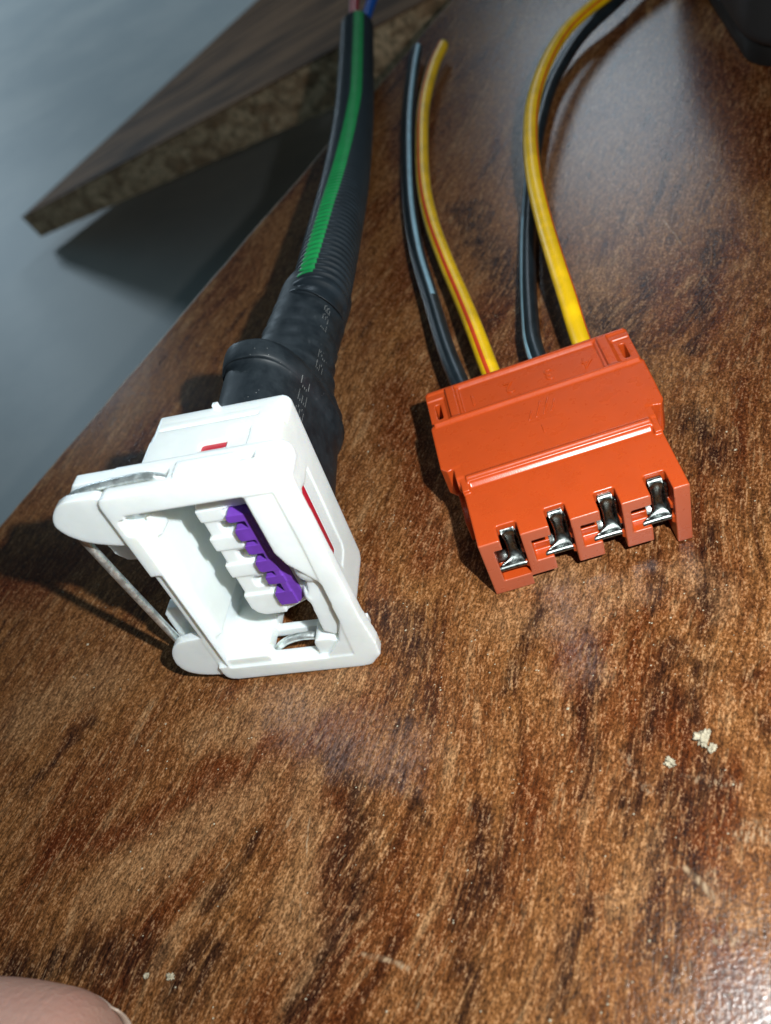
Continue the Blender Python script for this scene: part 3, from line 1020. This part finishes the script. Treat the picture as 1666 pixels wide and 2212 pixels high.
def contact_mesh():
    V, F = [], []
    # spring blade: curls at the top, runs down and forward, flares at the foot (x = 0 at its centre)
    prof = [(-22.15, 7.55), (-21.75, 8.05), (-21.35, 8.2), (-21.15, 7.9), (-21.35, 7.3), (-21.75, 6.4), (-22.1, 5.5), (-22.35, 4.7), (-22.65, 4.1), (-23.1, 3.75), (-23.35, 3.75), (-23.45, 3.55), (-23.3, 3.4)]
    prof = [(-21.0, 8.2), (-21.45, 8.45), (-21.8, 8.25), (-21.85, 7.7), (-21.75, 6.9), (-21.75, 6.0), (-21.95, 5.2), (-22.3, 4.6), (-22.8, 4.25), (-23.25, 4.15), (-23.42, 3.95), (-23.3, 3.7)]
    wl = [.72, .74, .74, .66, .56, .50, .54, .75, 1.6, 2.0, 2.05, 1.95]
    wr = [.70, .72, .72, .64, .54, .50, .56, .78, .95, 1.0, 1.0, .98]
    P = spline([(c, b, 0) for c, b in prof], 4)
    L = spline([(w, 0, 0) for w in wl], 4)
    Rr = spline([(w, 0, 0) for w in wr], 4)
    n = 9
    for i, p in enumerate(P):
        for j in range(n + 1):
            f = j / n
            x = -L[i].x + (L[i].x + Rr[i].x) * f
            e = abs(2 * f - 1) ** 3
            V.append((x, p.x - 0.22 * e * (1 if 8 < i < 34 else 0.2), p.y))
    for i in range(len(P) - 1):
        for j in range(n):
            a = i * (n + 1) + j
            F.append((a, a + 1, a + n + 2, a + n + 1))
    # side flange, standing forward on the right, and inner cage
    k = len(V)
    q = [(-21.6, 8.1, -22.1), (-21.7, 7.4, -22.35), (-21.75, 6.6, -22.25), (-21.8, 5.8, -22.45), (-22.1, 5.0, -22.9), (-22.6, 4.5, -23.3)]
    for c0, b, c1 in q:
        V += [(0.72, c0, b), (0.98, c1, b - 0.15)]
    for i in range(len(q) - 1):
        F.append((k + 2 * i, k + 2 * i + 1, k + 2 * i + 3, k + 2 * i + 2))
    g = Geo()
    g.add(V, F)
    me = bpy.data.meshes.new("fork_contact")
    me.from_pydata([Vector(v) * MM for v in g.V], [], g.F)
    o = bpy.data.objects.new("tmp", me)
    COL.objects.link(o)
    s = o.modifiers.new("s", 'SOLIDIFY')
    s.thickness = 0.20 * MM
    s.offset = 0
    b = o.modifiers.new("b", 'BEVEL')
    b.width = 0.06 * MM
    b.segments = 2
    dg = bpy.context.evaluated_depsgraph_get()
    m2 = bpy.data.meshes.new_from_object(o.evaluated_get(dg))
    bpy.data.objects.remove(o)
    # cage behind the blade
    c = Geo()
    c.box((-2.3, -2.05), (4.1, 7.3), (-21.7, -18.6))
    c.box((-2.3, 0.9), (7.1, 7.35), (-20.8, -18.6))
    c.box((-2.3, 0.9), (4.0, 4.25), (-22.4, -18.6))
    c.box((-2.2, 0.8), (4.2, 7.2), (-19.3, -19.0))
    bm = bmesh.new()
    bm.from_mesh(m2)
    cm = c.raw()
    bm.from_mesh(cm)
    bm.to_mesh(m2)
    bm.free()
    m2.name = "fork_contact"
    m2.materials.clear()
    m2.materials.append(M_TIN)
    return m2


cm_ = contact_mesh()
for a, dc, db in ((-7.5, 0.0, -0.15), (-2.3, 0.2, -0.05), (2.92, 0.2, 0), (8.07, 0.25, 0.05)):
    o = link("fork_contact", cm_, M_TIN, oh)
    o.location = (a * MM, dc * MM, db * MM)


def text_mesh(body, size, extr):
    cu = bpy.data.curves.new("t", 'FONT')
    cu.body = body
    cu.size = size * MM
    cu.extrude = extr * 2.0 * MM
    cu.bevel_depth = 0.035 * MM
    cu.offset = -0.03 * MM
    cu.align_x = 'CENTER'
    cu.align_y = 'CENTER'
    o = bpy.data.objects.new("t", cu)
    COL.objects.link(o)
    dg = bpy.context.evaluated_depsgraph_get()
    me = bpy.data.meshes.new_from_object(o.evaluated_get(dg))
    bpy.data.objects.remove(o)
    return me


for ch, a, c in (("1", -7.0, -2.2), ("2", -2.5, -2.1), ("3", 2.3, -2.05), ("4", 6.8, -2.2)):
    o = link("embossed_number", text_mesh(ch, 2.6, 0.05), M_EMB, oh)
    o.location = (a * MM, c * MM, 9.12 * MM)
    o.rotation_euler = (0, 0, math.pi)
o = link("embossed_number", text_mesh("1", 1.7, 0.05), M_EMB, oh)
o.location = (-0.5 * MM, -10.9 * MM, 9.75 * MM)
o.rotation_euler = (0, 0, math.pi)
g = Geo()
for i, a in enumerate((-1.7, -0.85, 0.05, 0.95)):
    h = 0.10
    L = (1.5, 2.6, 2.6, 1.9)[i]
    c0 = -9.1 + 0.12 * i
    g.prism_ac([(a, c0), (a + .16, c0), (a + .16 + L * .38, c0 + L * .9), (a + L * .38, c0 + L * .9)], 9.6, 9.77 + h)
bevelled("embossed_logo", g, M_EMB, oh, 0.03, 2)

WIRES = {
    'black_wire': [(15.4, 72.4, 5.5), (16.4, 79.5, 5.5), (17.7, 86.8, 5.0), (20.5, 99.2, 4.0), (23.8, 113.6, 3.0), (28.3, 128.5, 2.5), (34.3, 144.9, 2.0), (41.6, 162.9, 1.8), (49.5, 179.8, 2.0), (54.9, 189.8, 2.5)],
    'yellow_wire': [(19.0, 71.0, 6.0), (20.4, 78.1, 6.0), (22.0, 85.6, 6.0), (23.9, 94.9, 5.0), (26.0, 105.9, 4.5), (28.8, 118.7, 4.0), (32.6, 131.7, 3.5), (38.4, 147.0, 3.0), (45.0, 161.7, 3.0), (53.0, 175.6, 3.0), (59.0, 183.7, 3.0)],
    'black_wire_b': [(25.0, 70.8, 5.0), (27.1, 78.8, 4.6), (29.8, 85.5, 3.5), (34.5, 95.7, 2.2), (40.2, 106.8, 1.8), (46.7, 118.3, 1.8), (53.5, 129.6, 1.8), (62.8, 142.8, 1.8), (70.6, 151.2, 2.0), (79.5, 158.2, 2.5), (89.3, 162.6, 3.0), (100.3, 168.2, 3.0), (118, 178, 3)],
    'yellow_wire_b': [(30.2, 69.2, 6.0), (31.9, 75.1, 6.4), (33.6, 80.4, 7.5), (36.1, 88.3, 8.5), (39.5, 98.2, 9.0), (43.8, 109.2, 9.0), (49.0, 120.2, 9.0), (55.2, 131.1, 8.5), (63.0, 141.7, 8.0), (71.8, 151.6, 7.0), (79.9, 158.1, 6.0), (90.2, 163.8, 5.0), (98.7, 167.5, 5.0), (116, 172, 5)],
}
LBL = {'black_wire': 'outer black wire with its cut end near the table edge', 'yellow_wire': 'yellow wire with a red stripe facing up and a cut end',
       'black_wire_b': 'black wire with a pale blue stripe passing under a yellow one', 'yellow_wire_b': 'longer yellow wire that arches over a black one'}
ARC = {'black_wire': (62, 22), 'yellow_wire': (108, 17), 'black_wire_b': (140, 24), 'yellow_wire_b': (28, 13)}
for k, pts in WIRES.items():
    yel = 'yellow' in k
    w = sweep(k.replace('_b', '') if k.endswith('_b') else k, spline(pts, 10), 1.23, M_YELLOW if yel else M_BLACK, ot, oinv, seg=20)
    w['label'] = LBL[k]
    sp = spline(pts, 10)
    sweep("colour_stripe", sp[30:] if k == 'black_wire' else sp, 1.23, M_STRIPE_RED if yel else M_STRIPE_BLUE, w, oinv, arc=ARC[k], offs=0.02, aseg=4)

# ------------------------------------------------------------------ black case at the far right
ca, sa = math.cos(math.radians(-22)), math.sin(math.radians(-22))
E1, E2 = Vector((ca, sa, 0)), Vector((-sa, ca, 0))
co = E1 * 37.0 + E2 * 137.0
ct, cinv = empty("plastic_case", co, (E1, E2, (0, 0, 1)))
tag(ct, 'black plastic case with a rounded corner at the far right of the table', 'case')
g = Geo()
g.prism_ac(rrect(1.4, 110, 6.5, 78, 8, 8), 0.0, 4.6)
bevelled("base", g, M_CASEB, ct, 0.3, 2)
g = Geo()
g.prism_ac(rrect(0.0, 112, 0.0, 80, 13, 10), 4.2, 24)
bevelled("body", g, M_CASE, ct, 2.6, 5)
g = Geo()
g.prism_ac(rrect(0.5, 111.5, 0.5, 79.5, 12.6, 10), 24.3, 34)
bevelled("lid", g, M_CASE, ct, 2.2, 5)


# ------------------------------------------------------------------ the hand whose fingertip shows in the lower left
def hand():
    ch = [
        # index finger: tip ... knuckle, palm, wrist
        [(-39.5, 21.5, 7.4, 4.0), (-41.2, 21.8, 7.6, 7.0), (-44.4, 22.0, 7.8, 8.5), (-50, 24.2, 9.4, 9.2), (-63, 29, 13, 9.2), (-84, 37, 22, 9.2), (-112, 46, 26, 9.5)],
        [(-112, 46, 26, 9.5), (-140, 55, 26, 13), (-168, 62, 26, 14), (-205, 70, 28, 17), (-260, 80, 30, 22)],
        [(-140, 55, 26, 13), (-118, 30, 27, 9.5), (-92, 14, 30, 8.2), (-80, 8, 17, 7.2), (-86, 8, 8, 6.2)],
        [(-140, 55, 26, 13), (-124, 12, 24, 9.2), (-100, -4, 28, 7.8), (-90, -8, 15, 7.0), (-96, -6, 7, 6.0)],
        [(-140, 55, 26, 13), (-132, -2, 22, 8.2), (-112, -18, 24, 6.8), (-104, -22, 13, 6.0), (-109, -20, 7, 5.2)],
        [(-168, 62, 26, 14), (-150, 82, 22, 11), (-126, 92, 18, 9), (-106, 92, 14, 8.2), (-96, 88, 11, 6.5)],
    ]
    V, E, Rr, idx = [], [], [], {}
    for c in ch:
        prev = None
        for x, y, z, r in c:
            key = (x, y, z)
            if key not in idx:
                idx[key] = len(V)
                V.append(Vector((x, y, z)) * MM)
                Rr.append(r * MM)
            if prev is not None:
                E.append((prev, idx[key]))
            prev = idx[key]
    me = bpy.data.meshes.new("hand")
    me.from_pydata(V, E, [])
    o = bpy.data.objects.new("tmp", me)
    COL.objects.link(o)
    sk = o.modifiers.new("skin", 'SKIN')
    sk.use_smooth_shade = True
    rooti = idx[(-168, 62, 26)]
    for i, sv in enumerate(me.skin_vertices[0].data):
        sv.radius = (Rr[i], Rr[i])
        sv.use_root = (i == rooti)
    su = o.modifiers.new("sub", 'SUBSURF')
    su.levels = 3
    su.render_levels = 3
    dg = bpy.context.evaluated_depsgraph_get()
    m2 = bpy.data.meshes.new_from_object(o.evaluated_get(dg))
    bpy.data.objects.remove(o)
    m2.name = "person"
    return m2


hm = hand()
ho = link("person", hm, M_SKIN)
tag(ho, 'fingertip resting on the table in the lower left corner', 'person')
# nail: plate on the far side of the fingertip, free edge at the tip
V, F = [], []
ax = Vector((0.955, -0.26, -0.10)).normalized()
nr = Vector((0.30, 0.55, -0.85))
nr = (nr - ax * nr.dot(ax)).normalized()
sd = ax.cross(nr)
hb = BVHTree.FromPolygons([v.co / MM for v in hm.vertices], [tuple(p.vertices) for p in hm.polygons])
tip = Vector((-40.9, 21.7, 7.5))
for i in range(11):
    u = -8.0 + 9.6 * i / 10
    for j in range(13):
        a = math.radians(-44 + 88 * j / 12)
        q = tip + ax * (u - 0.6 * (abs(j - 6) / 6) ** 2 * (i / 10)) + (nr * math.cos(a) + sd * math.sin(a)) * 6.0
        h = hb.find_nearest(q)
        V.append(h[0] + h[1] * (0.03 + (0.12 + (0.05 if i == 10 else 0)) * (1 - (abs(j - 6) / 6) ** 4)) + ax * (0.5 if i == 10 else 0))
for i in range(10):
    for j in range(12):
        F.append((i * 13 + j, i * 13 + j + 1, i * 13 + j + 14, i * 13 + j + 13))
na = mesh("fingernail", V, F, M_NAIL, ho)
so = na.modifiers.new("s", 'SOLIDIFY')
so.thickness = 0.15 * MM

# ------------------------------------------------------------------ crumbs
def crumb(x, y, r, name, label, group, flat=0.8):
    V, F = [], []
    bm = bmesh.new()
    bmesh.ops.create_icosphere(bm, subdivisions=4, radius=1.0)
    sd_ = random.random() * 50
    for v in bm.verts:
        k = 1 + 0.9 * noise.noise(v.co * 1.5 + Vector((sd_, 0, 0))) + 0.7 * noise.noise(v.co * 3.3 + Vector((0, sd_, 0))) + 0.35 * noise.noise(v.co * 8)
        v.co = Vector((v.co.x * k * r * MM, v.co.y * k * r * MM * 0.8, v.co.z * k * r * flat * MM))
    me = bpy.data.meshes.new(name)
    bm.to_mesh(me)
    bm.free()
    o = link(name, me, M_CRUMB)
    o.location = (x * MM, y * MM, r * flat * 0.6 * MM)
    o.rotation_euler = (0, 0, random.random() * 6)
    tag(o, label, 'crumb', group)
    return o


GR = 'crumbs lying on the tabletop'
crumb(16.0, 26.3, 0.62, "crumb", 'largest pale crumb, at the right side of the tabletop', GR)
crumb(16.1, 25.2, 0.36, "crumb", 'small pale crumb touching the largest one at the right', GR)
crumb(12.3, 25.8, 0.42, "crumb", 'flat pale crumb left of the largest crumb', GR)
crumb(-39.9, 30.5, 0.26, "crumb", 'tiny pale crumb just above the fingertip', GR)
crumb(-37.6, 29.4, 0.30, "crumb", 'tiny pale crumb to the right of the fingertip', GR)
rng = random.Random(3)
V, F = [], []
for i in range(520):
    x, y = rng.uniform(-45, 40), rng.uniform(5, 95)
    r = rng.uniform(0.05, 0.13)
    if rng.random() < 0.06:
        r = rng.uniform(0.13, 0.22)
    k = len(V)
    q = [Vector((rng.uniform(-1, 1), rng.uniform(-1, 1), 0)) for _ in range(4)]
    V += [(x + r, y, 0), (x, y + r * .8, 0), (x - r, y, 0), (x, y - r * .8, 0), (x + rng.uniform(-.3, .3) * r, y, r * 0.7)]
    F += [(k, k + 1, k + 4), (k + 1, k + 2, k + 4), (k + 2, k + 3, k + 4), (k + 3, k, k + 4)]
du = mesh("dust", V, F, M_CRUMB, None, smooth=False)
tag(du, 'fine pale dust specks scattered over the tabletop', 'dust', None, 'stuff')
